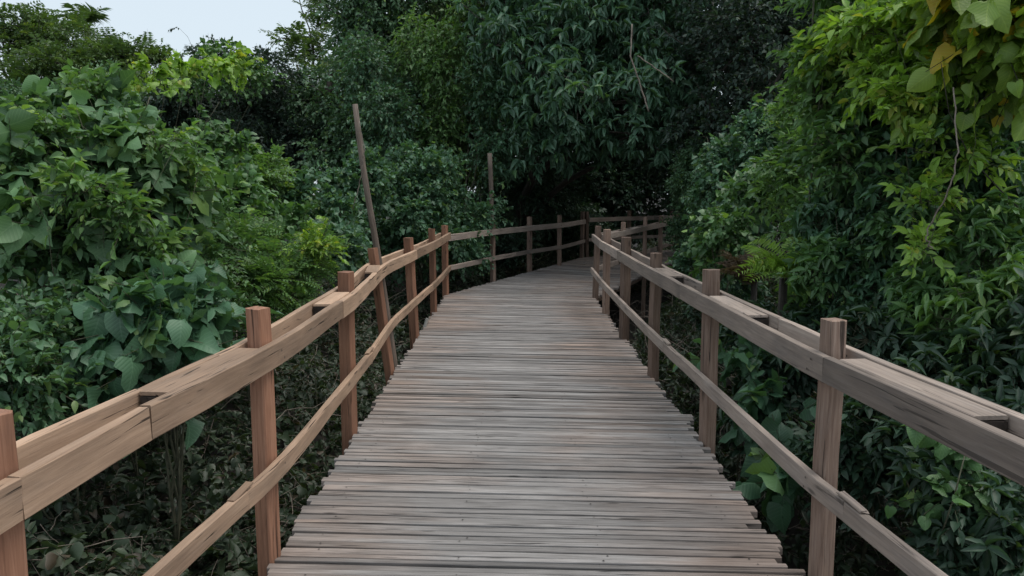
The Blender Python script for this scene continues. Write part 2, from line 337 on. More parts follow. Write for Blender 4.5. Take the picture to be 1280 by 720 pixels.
def tube(mb, pts, radii, sides=6, mat=0, var=.5):
    pts = np.asarray(pts,float); n=len(pts); radii=np.broadcast_to(radii,(n,))
    tan = norm(np.gradient(pts, axis=0)); ref = np.array([.3,.9,.1]) if abs(tan[0][2])>.8 else np.array([0,0,1.])
    V=[]; co=[]; cum=0; off=rng.random()*20
    for i in range(n):
        if i: cum+=np.linalg.norm(pts[i]-pts[i-1])
        a = norm(np.cross(tan[i],ref)); b = np.cross(tan[i],a)
        for k in range(sides):
            an=2*math.pi*k/sides; V.append(pts[i]+radii[i]*(a*math.cos(an)+b*math.sin(an))); co.append((cum+off,radii[i]*math.cos(an)+off,radii[i]*math.sin(an)))
    Fc=[(i*sides+k,i*sides+(k+1)%sides,(i+1)*sides+(k+1)%sides,(i+1)*sides+k) for i in range(n-1) for k in range(sides)]
    Fc += [tuple(range(sides))[::-1], tuple((n-1)*sides+k for k in range(sides))]
    mb.add(V,Fc,co,var,mat,True)
def wander(p0,p1,n=8,amp=.1):
    t=np.linspace(0,1,n)[:,None]; P=np.asarray(p0)*(1-t)+np.asarray(p1)*t
    ph=rng.uniform(0,6.28,(3,3)); fr=np.array([1,2.3,4.1]); o=np.zeros((n,3))
    for i in range(3):
        for ax in range(3): o[:,ax]+=np.sin(t[:,0]*fr[i]*3+ph[i,ax])/fr[i]
    return P+(o-o[0])*amp*np.sin(t*math.pi*.5)

def ground_z(x, y):
    x=np.asarray(x,float); y=np.asarray(y,float)
    cx = .08+np.where(y>11.2,(y-11.2)*.45,0)
    a = np.abs(x-cx)
    return -.95+.75*np.clip((a-1.4)/2.6,0,1)**1.2+.12*np.sin(x*1.3+y*.7)+.08*np.sin(x*2.9-y*1.7)

PX = 1/F
def plant(name, label, cat, lobes, styles, mat, lai=3.0, sub=7, group=None, trunk=.03, stem_mat=None, twigs=True, up=.35, base=None, hang=0, subr=(.2,.42), tonev=.5, shoots=2):
    """lobes: (px,py,Z,rx_px,ry_px[,depth_m]) in photo pixels at true distance; styles: list of (style,share)"""
    Ls=[]
    for l in lobes:
        c=at(*l[:3]); Z=l[2]; rx=l[3]*Z*PX; rz=l[4]*Z*PX; ry=l[5] if len(l)>5 else (rx+rz)/2
        if Z<12.5 and cat!='tree' and l[3]>34:   # uneven, many-headed growth instead of one mound
            for q in range(4):
                f=rng.uniform(.38,.72); u=norm(rng.normal(size=3)); Ls.append((c+u*np.array([rx,ry,rz])*(1-f)*1.15,np.array([rx,ry,rz])*f*np.array([rng.uniform(.75,1.1),1,rng.uniform(.8,1.3)])))
        else: Ls.append((c,np.array([rx,ry,rz])))
    c0=Ls[0][0] if base is None else np.array([base[0],base[1],0.])
    bz=float(ground_z(c0[0],c0[1])); B=np.array([c0[0],c0[1],bz])
    if group is None: group={'bush':'bushes','broad_leaved_shrub':'broad leaved shrubs','dark_tree':'dark trees in the background','vine_covered_tree':'creeper clad trees','drooping_leaf_tree':'drooping leaved trees','creeper_thicket':'creeper thickets','tall_shrub':'tall shrubs on the right','leafy_plant':'leafy plants below the right railing','vine_curtain':'hanging creeper curtains'}.get(name)
    if group=='bushes': group='bushes on the left of the boardwalk' if B[0]<.5 else 'bushes on the right of the boardwalk'
    root=empty(name,B,label,cat,group)
    fol=MB(); tw=fol if twigs else None; st_=MB()
    isT = cat=='tree'
    for c,r in Ls:
        # clumps scattered through the lobe, biased to its outside
        n=max(4,int(sub*(1.8 if Z>=12.5 or isT else .9))); u=norm(rng.normal(size=(n,3))); cc=c+u*r*rng.uniform(.3,.9,(n,1)); cr=r.mean()*rng.uniform(subr[0],subr[1],n)
        # stems
        top = c.copy()
        if c is Ls[0][0]:
            main=wander(B-(0,0,.1), top, 9, .06*np.linalg.norm(c-B)); mr_=np.linspace(trunk,trunk*.3,9); tube(st_, main, mr_, 7 if isT else 5)
        elif len(Ls)<10 or rng.random()<.3:
            q=int(rng.integers(2,6)); tube(st_, wander(main[q], top, 9, .06*np.linalg.norm(c-main[q])), np.linspace(mr_[q]*.8,trunk*.15,9), 6 if isT else 5)
        for k in range(n):
            tube(st_, wander(c, cc[k], 5, .15*cr[k]), np.linspace(trunk*.25,trunk*.08,5), 4)
        # long shoots that break the outline
        ns=shoots; big=max(styles,key=lambda q:q[1])[0]; st=ST[big]
        for k in range(ns):
            u=norm(rng.normal(size=3)+[0,0,.7]); p0=c+u*r*.6; L_=r.mean()*rng.uniform(.45,.95)
            sp=wander(p0,p0+norm(u+[0,0,rng.uniform(-.2,.8)])*L_,8,.2*L_)
            tube(st_,sp,np.linspace(max(trunk*.1,.003),.002,8),4)
            m_=max(4,int(L_/(st['sl']*.45))); q=sp[np.clip((np.linspace(.15,1,m_)*7).astype(int),0,7)]+rng.normal(0,.01,(m_,3))
            sprays(fol,tw,m_,q,norm(rng.normal(size=(m_,3))+u*.6+[0,0,.2]),dict(st,sl=st['sl']*.6),np.full(m_,rng.uniform(.3,.9)))
        # colour varies clump to clump
        for sn,share in styles:
            st=ST[sn]; la=st['L']**2*st['wr']*st['area']*st['m']
            tot=lai*4*math.pi*((r[0]*r[2]+r[0]*r[1]+r[1]*r[2])/3)*share*.55/la
            wgt=cr**2/(cr**2).sum()
            cnt=np.maximum((tot*wgt).astype(int),2)
            for k in range(n):
                K=cnt[k]
                uu=norm(rng.normal(size=(K,3))+ (cc[k]-c)/r.mean()*.6+np.array([0,0,up]))
                pos=cc[k]+uu*cr[k]*rng.uniform(.35,1.15,(K,1))*np.array([1,1,.85])*(r/r.mean())**.5
                d=uu*.8+np.array([0,0,up-hang])+rng.normal(0,.35,(K,3))
                tone=np.clip(tonev+rng.normal(0,.28)+rng.normal(0,.12,K),0,1)
                sprays(fol,tw,K,pos,d,st,tone)
    fol.build('foliage',[LM[mat],M_stem if not isT else M_bark],root)
    st_.build('trunk' if isT else 'stem',stem_mat or (M_bark if isT else M_stem),root)
    return root

# ================================================================ GROUND
def build_ground():
    mb=MB()
    g=np.concatenate([-np.geomspace(300,14,12),np.linspace(-12,12,70),np.geomspace(14,300,12)])
    gy=np.concatenate([-np.geomspace(300,8,10),np.linspace(-6,32,90),np.geomspace(36,400,12)])
    X,Y=np.meshgrid(g,gy); Z=ground_z(X,Y); 
    V=np.stack([X,Y,Z],-1).reshape(-1,3); nx=len(g)
    Fc=[(j*nx+i,j*nx+i+1,(j+1)*nx+i+1,(j+1)*nx+i) for j in range(len(gy)-1) for i in range(nx-1)]
    mb.add(V,Fc,smooth=True); o=mb.build('ground',M_soil); tag(o,'dark soil and leaf litter under the boardwalk','ground',kind='structure')
build_ground()

# ================================================================ BOARDWALK DECK
LE=np.array([(-1.02,-1.5),(-1.0,11.35),(1.62,17.8),(4.6,20.6),(9,22.5)],float)
RE=np.array([(1.15,-1.5),(1.2,11.05),(3.35,16.4),(5.9,18.9),(10,20.6)],float)
def polyat(P,s):  # s in segment units
    i=min(int(s),len(P)-2); f=s-i; return P[i]*(1-f)+P[i+1]*f
def box8(mb, ends, prof, co_of, var, nseg_pts):
    pass
def build_deck():
    mb=MB(); nail=0
    for seg in range(4):
        a0,a1,b0,b1=LE[seg],LE[seg+1],RE[seg],RE[seg+1]
        ll=(np.linalg.norm(a1-a0)+np.linalg.norm(b1-b0))/2; s=0
        while s<ll-.01:
            wd=random.choice([.028,.033,.038,.042,.046,.05,.06]) * random.uniform(.9,1.1)
            gap=random.choice([.004,.005,.006,.008,.010,.012,.014,.02]) 
            f0=s/ll; f1=min((s+wd)/ll,1)
            A0=a0+(a1-a0)*f0; A1=a0+(a1-a0)*f1; B0=b0+(b1-b0)*f0; B1=b0+(b1-b0)*f1
            e=random.uniform(-.02,.03); e2=random.uniform(-.025,.035) if random.random()<.85 else random.uniform(-.08,.08)
            dv=(B0-A0)/np.linalg.norm(B0-A0); tilt=random.uniform(-.006,.006); tpa=random.choice([0,0,0,.003,.006,.009])*random.choice([0,1]); tpd=random.random()<.5
            z0=random.uniform(-.003,.003); sl=random.uniform(-.003,.003)
            ns=10; V=[]; co=[]; off=np.array([random.random()*50,random.random()*50,0]); th=.034
            fwd=(A1-A0)/max(np.linalg.norm(A1-A0),1e-6)
            ph=random.uniform(0,6); am=random.uniform(.0,.0022)
            for k in range(ns+1):
                t=k/ns
                P0=A0-dv*e+(B0+dv*e2-A0+dv*e)*t; P1=A1-dv*e+(B1+dv*e2-A1+dv*e)*t
                wv=am*math.sin(ph+t*5); j=random.uniform(-.0006,.0006); tap=random.uniform(-.0012,.0012)
                P0=P0+fwd*(wv+tilt*(t-.5)+j); P1=P1+fwd*(wv+tilt*(t-.5)+tap-tpa*(t if tpd else 1-t))
                zz=z0+sl*math.sin(t*3.1)+.0015*math.sin(ph*2+t*7)
                c=.0022
                dd=(P1-P0); wl=max(np.linalg.norm(dd),1e-4); dd=dd/wl
                for (q,z) in ((0,-th),(0,-c*1.2),(c,0),(wl*.5,.0012),(wl-c,0),(wl,-c*1.2),(wl,-th)):
                    V.append((*(P0+dd*q),z+zz)); co.append((t*2.2+off[0],q+off[1],z))
            n=7
            Fc=[(k*n+i,k*n+i+1,(k+1)*n+i+1,(k+1)*n+i)[::-1] for k in range(ns) for i in range(n-1)]
            Fc+=[tuple(range(n)),tuple(ns*n+i for i in range(n))[::-1]]
            mb.add(V,Fc,co,random.random(),0)
            # nail heads over the joists
            for jf in (.07,.36,.64,.93):
                if random.random()<.5:
                    f=jf+random.uniform(-.012,.012); P=(A0+A1)/2+((B0+B1)/2-(A0+A1)/2)*f+fwd*random.uniform(-.008,.008); r=random.uniform(.0025,.005)
                    mb.add([(P[0]+r*math.cos(q*1.047),P[1]+r*math.sin(q*1.047),z0+.0042) for q in range(6)],[tuple(range(6))],var=.5,mat=1)
            s+=wd+gap
    o=mb.build('path',[M_deck,M_nail],origin=(.08,5,0)); tag(o,'weathered grey boardwalk deck of narrow cross planks','path',kind='structure')
    for jf in (.04,.36,.64,.95):
        j=MB()
        for seg in range(4):
            p=[LE[seg]*(1-jf)+RE[seg]*jf,LE[seg+1]*(1-jf)+RE[seg+1]*jf]
            beam(j,(*p[0],-.085),(*p[1],-.085),.07,.1)
        j.build('joist',M_post_g,o,origin=o.location)
def beam(mb,p0,p1,wd,ht,upv=(0,0,1),ch=.003,seg=6,wob=.0015,var=None,bow=0,rot=0,mat=0,rough_ends=0):
    """chamfered timber from p0 to p1; wd along side axis, ht along up axis"""
    p0=np.asarray(p0,float); p1=np.asarray(p1,float); d=norm(p1-p0); upv=np.asarray(upv,float)
    side=norm(np.cross(d,upv)); u=np.cross(side,d)
    if rot: side,u=side*math.cos(rot)+u*math.sin(rot),u*math.cos(rot)-side*math.sin(rot)
    Ln=np.linalg.norm(p1-p0); off=rng.random(3)*40; V=[];co=[]
    a,b=wd/2,ht/2
    prof=[(-a+ch,-b),(a-ch,-b),(a,-b+ch),(a,b-ch),(a-ch,b),(-a+ch,b),(-a,b-ch),(-a,-b+ch)]
    for k in range(seg+1):
        t=k/seg; c=p0+d*Ln*t+side*rng.normal(0,wob)+u*(rng.normal(0,wob)+bow*math.sin(t*math.pi)); sc=1+rng.normal(0,wob*4)
        for (x,y) in prof:
            e = d*rng.normal(0,rough_ends) if k in (0,seg) and rough_ends else 0
            V.append(c+side*x*sc+u*y*sc+e); co.append((t*Ln+off[0],x+off[1],y+off[2]))
    Fc=[(k*8+i,k*8+(i+1)%8,(k+1)*8+(i+1)%8,(k+1)*8+i) for k in range(seg) for i in range(8)]
    Fc+=[tuple(range(8))[::-1],tuple(seg*8+i for i in range(8))]
    mb.add(V,Fc,co,random.random() if var is None else var,mat)
build_deck()

# ================================================================ RAILINGS
POST=.080
def nail_heads(mb,p,nrm,n=2):
    nrm=norm(np.array([nrm[0],nrm[1],0.])); s=np.cross(nrm,(0,0,1.))
    for k in range(n):
        c=np.asarray(p)+nrm*.0015+s*random.uniform(-.02,.02)+np.array([0,0,(k-.5)*.05+random.uniform(-.008,.008)]); r=.0055
        mb.add([c+s*r*math.cos(q*1.047)+np.array([0,0,1.])*r*math.sin(q*1.047) for q in range(6)],[tuple(range(6))],mat=1)
def railing(label, posts, side, mp, mr, leans={}, joints=(), outer=True, blocks=(), spl=(), tops={}, extend=(0,0), skip=(), rotd=16, low_joints=(), hts=(.935,.445), outer_range=None):
    """posts: base xy of each post on the outside of the deck edge. side +1: rail at the right (deck on -x side)."""
    P=[np.array(p,float) for p in posts]; n=len(P)
    root=empty('wooden_railing',(*P[0],0.),label,'railing','railings of the boardwalk')
    tan=[norm(P[min(i+1,n-1)]-P[max(i-1,0)]) for i in range(n)]
    inn=[np.array([-t[1],t[0]])*(1 if side>0 else -1) for t in tan]  # towards the deck
    for i,p in enumerate(P):
        if i in skip: continue
        mb=MB(); h=tops.get(i,1.06+random.uniform(-.02,.02)); lx,ly=leans.get(i,(random.uniform(-.012,.012),random.uniform(-.012,.012)))
        rot=R(rotd)*side*random.uniform(.7,1.25)
        ang=math.atan2(tan[i][0],tan[i][1])
        upx=np.array([math.sin(ang+rot*-1),math.cos(ang+rot*-1),0])
        gz=float(ground_z(*p))-.3
        b=np.array([*p,0.]); k=np.array([lx,ly,0])
        s_=random.uniform(.93,1.06)*POST
        beam(mb,b+k*(gz/h)+(0,0,gz),b+k+(0,0,h),s_*random.uniform(.85,1),s_,upv=upx,ch=.005,seg=9,wob=.0018,rough_ends=.002)
        mb.build('post',mp,root)
    def at_off(s,off,z,jx=0):
        s=max(0,min(s,n-1)); i=min(int(s),n-2); f=s-i
        q=P[i]*(1-f)+P[i+1]*f; nn=norm(inn[i]*(1-f)+inn[i+1]*f); 
        lean=leans.get(i,(0,0)) if f<.5 else leans.get(i+1,(0,0)); w_=(1-abs(f-round(f))*2)
        q=q+nn*off+np.array(lean)*z*w_*.95
        return np.array([*q,z])
    def board_run(name,off,z,wd,ht,cuts,mat,vz=.006):
        cuts=sorted(set([-extend[0]]+list(cuts)+[n-1+extend[1]]))
        zc=z+random.uniform(-vz,vz)
        for a,b in zip(cuts[:-1],cuts[1:]):
            mb=MB(); ks=[a]+[k for k in range(n) if a+.05<k<b-.05]+[b]
            z1=z+random.uniform(-vz,vz); pts=[]
            for j,k in enumerate(ks):
                zz=zc+(z1-zc)*j/(len(ks)-1)
                if k<0: q=at_off(0,off,zz)+np.array([*( -norm(P[1]-P[0])*(-k)*1.6),0])
                elif k>n-1: q=at_off(n-1,off,zz)+np.array([*(norm(P[-1]-P[-2])*(k-n+1)*1.6),0])
                else: q=at_off(k,off,zz)
                pts.append(q)
            # one continuous board, bending where it passes a post
            bend_board(mb,pts,wd,ht)
            for j,k in enumerate(ks):
                if k==int(k) and 0<=k<n:
                    nail_heads(mb,pts[j]+np.array([*inn[int(k)],0])*(wd/2+.001),(*inn[int(k)],0))
            mb.build(name,[mat,M_nail],root); zc=z1+random.uniform(-.005,.005)
    ho=POST/2+.012
    board_run('top_rail',ho+.02,hts[0]-.05,.036,.10,joints,mr)
    board_run('lower_rail',ho+.018,hts[1]-.038,.034,.076,low_joints or joints,mr)
    if outer:
        board_run('outer_rail',-(ho+.017),hts[0]-.04,.032,.085,[j+.5 for j in joints if j+.5<n-1],mr)
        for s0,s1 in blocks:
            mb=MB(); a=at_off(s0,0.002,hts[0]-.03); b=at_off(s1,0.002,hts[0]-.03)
            beam(mb,a-(0,0,.012),b-(0,0,.012),2*ho-.008,.05,seg=3); sb=mb.build('spacer_block',M_block_shade,root); mb=MB(); e=norm(b-a)*.004; beam(mb,a+e+(0,0,.0235),b+(0,0,.0235),2*ho-.004,.012,seg=3,wob=.0008); mb.build('cap_board',mr,root)
    for s,lev in spl:   # splintered scab pieces at splices of the lower rail
        mb=MB(); z=(hts[lev])
        a=at_off(s-.07,ho+.018,z+.006); b=at_off(s+.03,ho+.018,z+.014); beam(mb,a,b,.03,.012,seg=2,wob=.002,rough_ends=.006); mb.build('splint',mr,root)
    return root
def bend_board(mb,pts,wd,ht,ch=.003):
    # resample, offset profile with mitred side vectors
    Q=[];
    for i in range(len(pts)-1):
        m=max(3,int(np.linalg.norm(pts[i+1]-pts[i])/.28))
        for k in range(m): Q.append(pts[i]+(pts[i+1]-pts[i])*k/m)
    Q.append(pts[-1]); Q=np.array(Q)
    if len(Q)>4:   # soften kinks
        for _ in range(2): Q[1:-1]=.25*Q[:-2]+.5*Q[1:-1]+.25*Q[2:]
    Q[:,2]+=rng.normal(0,.0012,len(Q))
    tan=norm(np.gradient(Q,axis=0)); Q[0]+=tan[0]*.003; Q[-1]-=tan[-1]*.003; off=rng.random(3)*40; V=[];co=[];cum=0
    a,b=wd/2,ht/2; var=random.random()
    prof=[(-a+ch,-b),(a-ch,-b),(a,-b+ch),(a,b-ch),(a-ch,b),(-a+ch,b),(-a,b-ch),(-a,-b+ch)]
    for i,q in enumerate(Q):
        if i: cum+=np.linalg.norm(q-Q[i-1])
        side=norm(np.cross(tan[i],(0,0,1.))); u=np.cross(side,tan[i]); sc=1+rng.normal(0,.012)
        for (x,y) in prof:
            V.append(q+side*x+u*y*sc+rng.normal(0,.0006,3)+(tan[i]*rng.normal(0,.003) if i in (0,len(Q)-1) else 0)); co.append((cum+off[0],x+off[1],y+off[2]))
    m=len(Q)
    Fc=[(k*8+i,k*8+(i+1)%8,(k+1)*8+(i+1)%8,(k+1)*8+i) for k in range(m-1) for i in range(8)]
    Fc+=[tuple(range(8))[::-1],tuple((m-1)*8+i for i in range(8))]
    mb.add(V,Fc,co,var,0)
def gp(px,py): # deck-level point under photo pixel
    u=(360-py)/F; dy=math.cos(PITCH)+u*math.sin(PITCH); dz=-math.sin(PITCH)+u*math.cos(PITCH); k=-CAMH/dz
    return ((px-640)/F*k,dy*k)
Lp=[(-1.22,0),(-1.165,1.64),gp(337,697),gp(437,540),gp(487,463),gp(518,420),gp(542,390),gp(557,368)]
Lp=[(x-.0,y) for x,y in Lp]
railing('long warm brown railing on the left from the foreground to the bend',Lp,-1,M_post_w,M_rail_w,
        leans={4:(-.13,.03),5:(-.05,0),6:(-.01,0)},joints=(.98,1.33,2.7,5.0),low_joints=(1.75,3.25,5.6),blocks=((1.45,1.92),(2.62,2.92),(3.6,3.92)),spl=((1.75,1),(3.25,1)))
L2=[gp(557,368),gp(616,350),gp(662,339),gp(699,332),gp(727,322)]
L2[0]=(L2[0][0]-.03,L2[0][1]+.03)
railing('greyish railing on the left bank beyond the bend, ending at the dark tunnel',L2,-1,M_post_g,M_rail_g,joints=(1.5,),outer=False,hts=(.90,.43),rotd=5,skip=(0,))
Rp=[(1.42,-.3),(1.375,1.45),gp(1026,716+6),gp(884,551),gp(816,470),gp(780,423),gp(757,392),gp(744,372)]
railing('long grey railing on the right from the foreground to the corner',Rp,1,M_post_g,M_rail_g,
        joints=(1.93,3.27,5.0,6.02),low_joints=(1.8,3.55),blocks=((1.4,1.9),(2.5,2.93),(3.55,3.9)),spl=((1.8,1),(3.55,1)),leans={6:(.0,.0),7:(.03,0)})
R2=[gp(751,368),gp(778,357),gp(805,343),gp(825,334),gp(846,324)]
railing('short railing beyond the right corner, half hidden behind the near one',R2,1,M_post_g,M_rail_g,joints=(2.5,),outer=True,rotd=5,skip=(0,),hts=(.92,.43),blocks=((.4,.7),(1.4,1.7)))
L3=[gp(733,320),gp(786,316),gp(839,312),(6.5,21.9)]
railing('far shaded railing crossing the mouth of the tunnel',L3,-1,M_post_g,M_rail_g,joints=(1.5,),outer=False,rotd=5,hts=(.92,.43))

# tall poles tied to posts
def pole(label,p0,p1,r0,r1,mat=M_pole):
    B=np.asarray(p0); o=MB(); tube(o,wander(p0,p1,12,.012),np.linspace(r0,r1,12),8); ob=o.build('wooden_pole',mat,origin=B); return tag(ob,label,'pole','tall thin poles by the left railing')
a=at(495,470,6.78); b=at(447,128,6.78); a2=a+(a-b)*.25
pole('tall thin leaning pole behind the tilted post of the left railing',a2,b,.038,.024)
a=at(617,352,13.55); b=at(612,190,13.55)
pole('upright thin pole rising above the left railing past the bend',a+(a-b)*.35,b,.05,.042)
mb=MB(); q=gp(531,409); beam(mb,(q[0]-.02,q[1],-.05),(q[0]+.03,q[1]+.02,.1),.05,.025); o=mb.build('wood_offcut',M_pale,origin=(q[0],q[1],0)); tag(o,'small pale wood offcut standing beside a left railing post','offcut')

# ================================================================ UNDERGROWTH (uncountable)
def undergrowth(label, x0,x1,y0,y1, n_sp, hfun, mats_styles, ntw):
    c=np.array([(x0+x1)/2,(y0+y1)/2,-.5]); fol=MB(); tw=MB(); bend=lambda y: np.where(y>11.2,(y-11.2)*.41,0)+np.where(y>17.5,(y-17.5)*.7,0)
    for sn,share in mats_styles:
        K=int(n_sp*share); x=rng.uniform(x0,x1,K); y=y0+(y1-y0)*rng.random(K)**1.9; z0=ground_z(x,y)
        h=hfun(x,y); x=x+bend(y); z0=ground_z(x,y); z=z0+h*rng.random(K)**.6
        pos=np.stack([x,y,z],1); d=rng.normal(size=(K,3))*[1,1,.5]+[0,0,.35]
        tone=np.clip(.5+.4*np.sin(x*3+1)*np.sin(y*2.3)+rng.normal(0,.15,K),0,1)
        sprays(fol,tw,K,pos,d,ST[sn],tone)
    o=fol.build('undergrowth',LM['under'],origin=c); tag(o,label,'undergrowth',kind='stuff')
    for k in range(ntw):
        x=rng.uniform(x0,x1); y=rng.uniform(y0,y1*.7+y0*.3); z=float(ground_z(x,y)+hfun(x,y)*rng.uniform(.3,1.0))
        d=rng.normal(size=3)*[1,1,.45]; Ln=rng.uniform(.3,1.1)
        tube(tw,wander((x,y,z),np.array([x,y,z])+norm(d)*Ln,8,.12*Ln),np.linspace(1,.4,8)*rng.uniform(.002,.006),4)
    t=tw.build('vine',M_twig,o,origin=c)
def hl(x,y): return np.clip((-x-1.15)/.7,0.25,1)*(.35+.55*np.clip((-x-1.5)/1.5,0,1))+.1*np.sin(x*4+y*3)
def hr(x,y): return np.clip((x-1.35)/.7,0.25,1)*(.35+.5*np.clip((x-1.7)/1.5,0,1))+.1*np.sin(x*4-y*3)
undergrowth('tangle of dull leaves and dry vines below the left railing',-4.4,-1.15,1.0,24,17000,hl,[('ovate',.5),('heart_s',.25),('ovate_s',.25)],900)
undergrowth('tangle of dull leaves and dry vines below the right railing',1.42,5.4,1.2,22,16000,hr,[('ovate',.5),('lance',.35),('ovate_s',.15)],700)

# ================================================================ PLANTS  left side
plant('broad_leaved_shrub','tall broad leaved shrub at the left edge with pale drooping leaves','shrub',
  [(60,275,4.6,110,95),(140,225,4.9,65,70),(10,185,4.8,60,55),(150,330,4.7,85,80),(200,265,5.2,50,60),(100,160,5.2,65,32)],[('heart',.09),('heart_s',.38),('ovate',.28),('ovate_s',.25)],'big',lai=2.2,sub=12,shoots=5,trunk=.02)
plant('broad_leaved_shrub','low dark shrub with very large leaves just outside the left railing','shrub',
  [(190,430,4.0,42,50),(215,395,4.2,40,40),(160,445,3.9,32,26)],[('heart',.5),('ovate',.2),('heart_s',.3)],'blue',lai=2.0,sub=6,trunk=.015)
plant('bush','fine leaved green bush spilling towards the left railing, below the broad leaves','shrub',
  [(210,330,5.2,80,55),(260,375,5.3,60,50),(150,345,4.7,50,40),(235,300,5.6,70,45)],[('ovate_s',.6),('pinn',.4)],'mid',lai=2.2,sub=8,trunk=.012)
plant('bush','low mass of small green leaves at the left edge under the broad leaved shrub','shrub',
  [(30,430,3.9,90,60),(90,400,4.1,80,55),(-20,480,3.5,80,60),(60,480,3.7,60,40)],[('ovate_s',.6),('ovate',.4)],'forest',lai=2.0,sub=8,trunk=.012)
plant('feathery_shrub','feathery shrub with a lime tip leaning over the middle of the left railing','shrub',
  [(310,345,6.0,75,50),(365,320,6.5,55,35),(290,310,6.3,70,40),(345,375,6.2,50,40)],[('pinn',1)],'bright',lai=2.0,sub=8,trunk=.012)
plant('bush','lime green leaf sprig at the tip of the feathery shrub beside the left railing','sprig',
  [(398,305,6.2,24,16)],[('ovate_s',1)],'lime',lai=2.0,sub=4,trunk=.006)
plant('vine_shrub','mid green climbing shrub behind the broad leaved one, reaching to its right','shrub',
  [(235,240,7.2,75,65),(290,260,8.0,65,55),(270,200,8.6,50,35),(330,290,7.6,60,40)],[('heart_s',1)],'mid',lai=2.0,sub=8,trunk=.018)
plant('bush','yellow green bush with a pointed top in front of the dark tree on the left','shrub',
  [(330,215,9.6,45,38),(310,250,9.8,60,40),(365,235,10,45,35),(240,215,10.3,40,22)],[('ovate',1)],'bright',lai=2.0,sub=8,trunk=.02)
plant('bush','bluish leafed bush between the leaning pole and the yellow green bush','shrub',
  [(400,260,10,50,55),(430,300,9.2,45,40),(450,230,11.5,45,45)],[('heart_s',1)],'blue',lai=2.2,sub=8,trunk=.02)
plant('bush','rounded cool green bush between the two tall poles','shrub',
  [(520,235,13,65,50),(570,265,13.4,50,50),(500,280,12.4,60,45),(545,310,12.6,60,30)],[('heart_s',.6),('ovate',.4)],'blue',lai=2.4,sub=10,trunk=.02)
plant('bush','dark bush behind the railing past the bend, right of the upright pole','shrub',
  [(650,250,17.2,50,50),(700,265,19,45,45),(620,300,16.6,50,28),(720,300,19.5,45,20)],[('ovate',1)],'dark',lai=2.4,sub=8,trunk=.02)
plant('leafy_climber','fresh green small leaved climber threading through the tall broad leaved shrub','climber',
  [(190,310,4.5,30,30),(235,220,4.9,24,30),(105,240,4.2,30,24),(200,185,4.8,26,22),(60,170,4.5,26,20),(150,265,4.3,24,24),(120,120,5.1,32,14)],[('ovate',.5),('ovate_s',.5)],'bright',lai=1.1,sub=7,trunk=.008,tonev=.35,base=(-2.5,4.7),shoots=3)
plant('leafy_climber','climber with lime leaves reaching in front of the dark tree below the sky gap','climber',
  [(260,90,8.0,34,10),(225,95,7.6,24,10),(295,85,8.3,22,9),(190,110,7.0,30,14)],[('heart_s',1)],'lime',lai=.45,sub=4,trunk=.01,tonev=.1,base=(-4.0,7.6),shoots=3)
# far left trees
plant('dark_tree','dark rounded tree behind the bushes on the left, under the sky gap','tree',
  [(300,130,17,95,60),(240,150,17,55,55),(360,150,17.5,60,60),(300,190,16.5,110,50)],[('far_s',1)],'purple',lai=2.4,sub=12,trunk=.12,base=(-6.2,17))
plant('vine_covered_tree','thin leafy climber tops standing against the sky on the dark tree','climber',
  [(285,88,15,55,22),(240,105,15,30,20),(330,100,15.5,30,16)],[('heart_s',1)],'mid',lai=.9,sub=7,trunk=.012,base=(-5.3,15.2))
plant('flat_topped_tree','flat topped spreading tree at the far left against the sky','tree',
  [(60,50,20,75,25),(140,72,20,55,18),(10,45,20,60,25),(188,74,20.5,26,7),(90,90,19.5,95,28),(30,130,19,90,45),(150,100,19.5,50,20)],[('feath',.45),('far_s',.55)],'olive',lai=2.2,sub=12,trunk=.14,base=(-12.2,20))
plant('dark_tree','dark understorey tree below the flat topped tree at the far left','tree',
  [(40,140,17.5,110,50),(150,150,17,80,55),(100,210,16,120,60),(200,215,15,60,50)],[('far_s',1)],'forest',lai=2.2,sub=10,trunk=.1,base=(-9.5,17))
plant('feathery_tree','small feathery branched tree poking out left of the tall tree wall','tree',
  [(385,70,21,35,16),(365,50,21,26,9),(400,30,21.5,22,20),(410,95,20.5,40,30),(395,5,22,14,16)],[('feath',1)],'olive',lai=1.5,sub=9,trunk=.09,base=(-4.4,21.5),tonev=.2)
plant('vine_covered_tree','tall tree clothed in creepers behind the leaning pole','tree',
  [(430,120,17,60,80),(470,50,17.5,60,70),(450,190,16,60,50),(510,130,17,60,80),(500,-30,18,80,70),(445,85,19,28,35)],[('far_s',.7),('heart_s',.3)],'forest',lai=2.2,sub=14,trunk=.2,base=(-3.2,17.5),hang=.5,tonev=.35)
plant('vine_covered_tree','tall tree with a yellow green streak, left of the drooping one','tree',
  [(560,70,18.5,50,90),(590,-20,19,60,60),(560,170,17.5,55,60),(610,120,18,45,60)],[('far_s',1)],'olive',lai=2.0,sub=12,trunk=.2,base=(-1.6,18.5),tonev=.15,hang=.4)
plant('vine_curtain','curtain of yellow green creeper hanging down the tall tree right of the leaning pole','climber',
  [(565,90,15.6,28,55),(548,160,15.6,24,45),(585,40,15.8,30,40),(520,60,15.8,22,40)],[('far_s',1)],'bright',lai=1.5,sub=9,trunk=.02,base=(-1.5,16),hang=.6,tonev=.3)
plant('vine_curtain','cool green creepers on the tall tree just left of the drooping leaves','climber',
  [(620,190,14.9,35,40),(600,120,15.2,30,50),(480,150,15,35,50),(450,90,15.4,40,40)],[('far_s',1)],'blue',lai=1.7,sub=9,trunk=.02,base=(-1.2,15.5),hang=.5,tonev=.5)
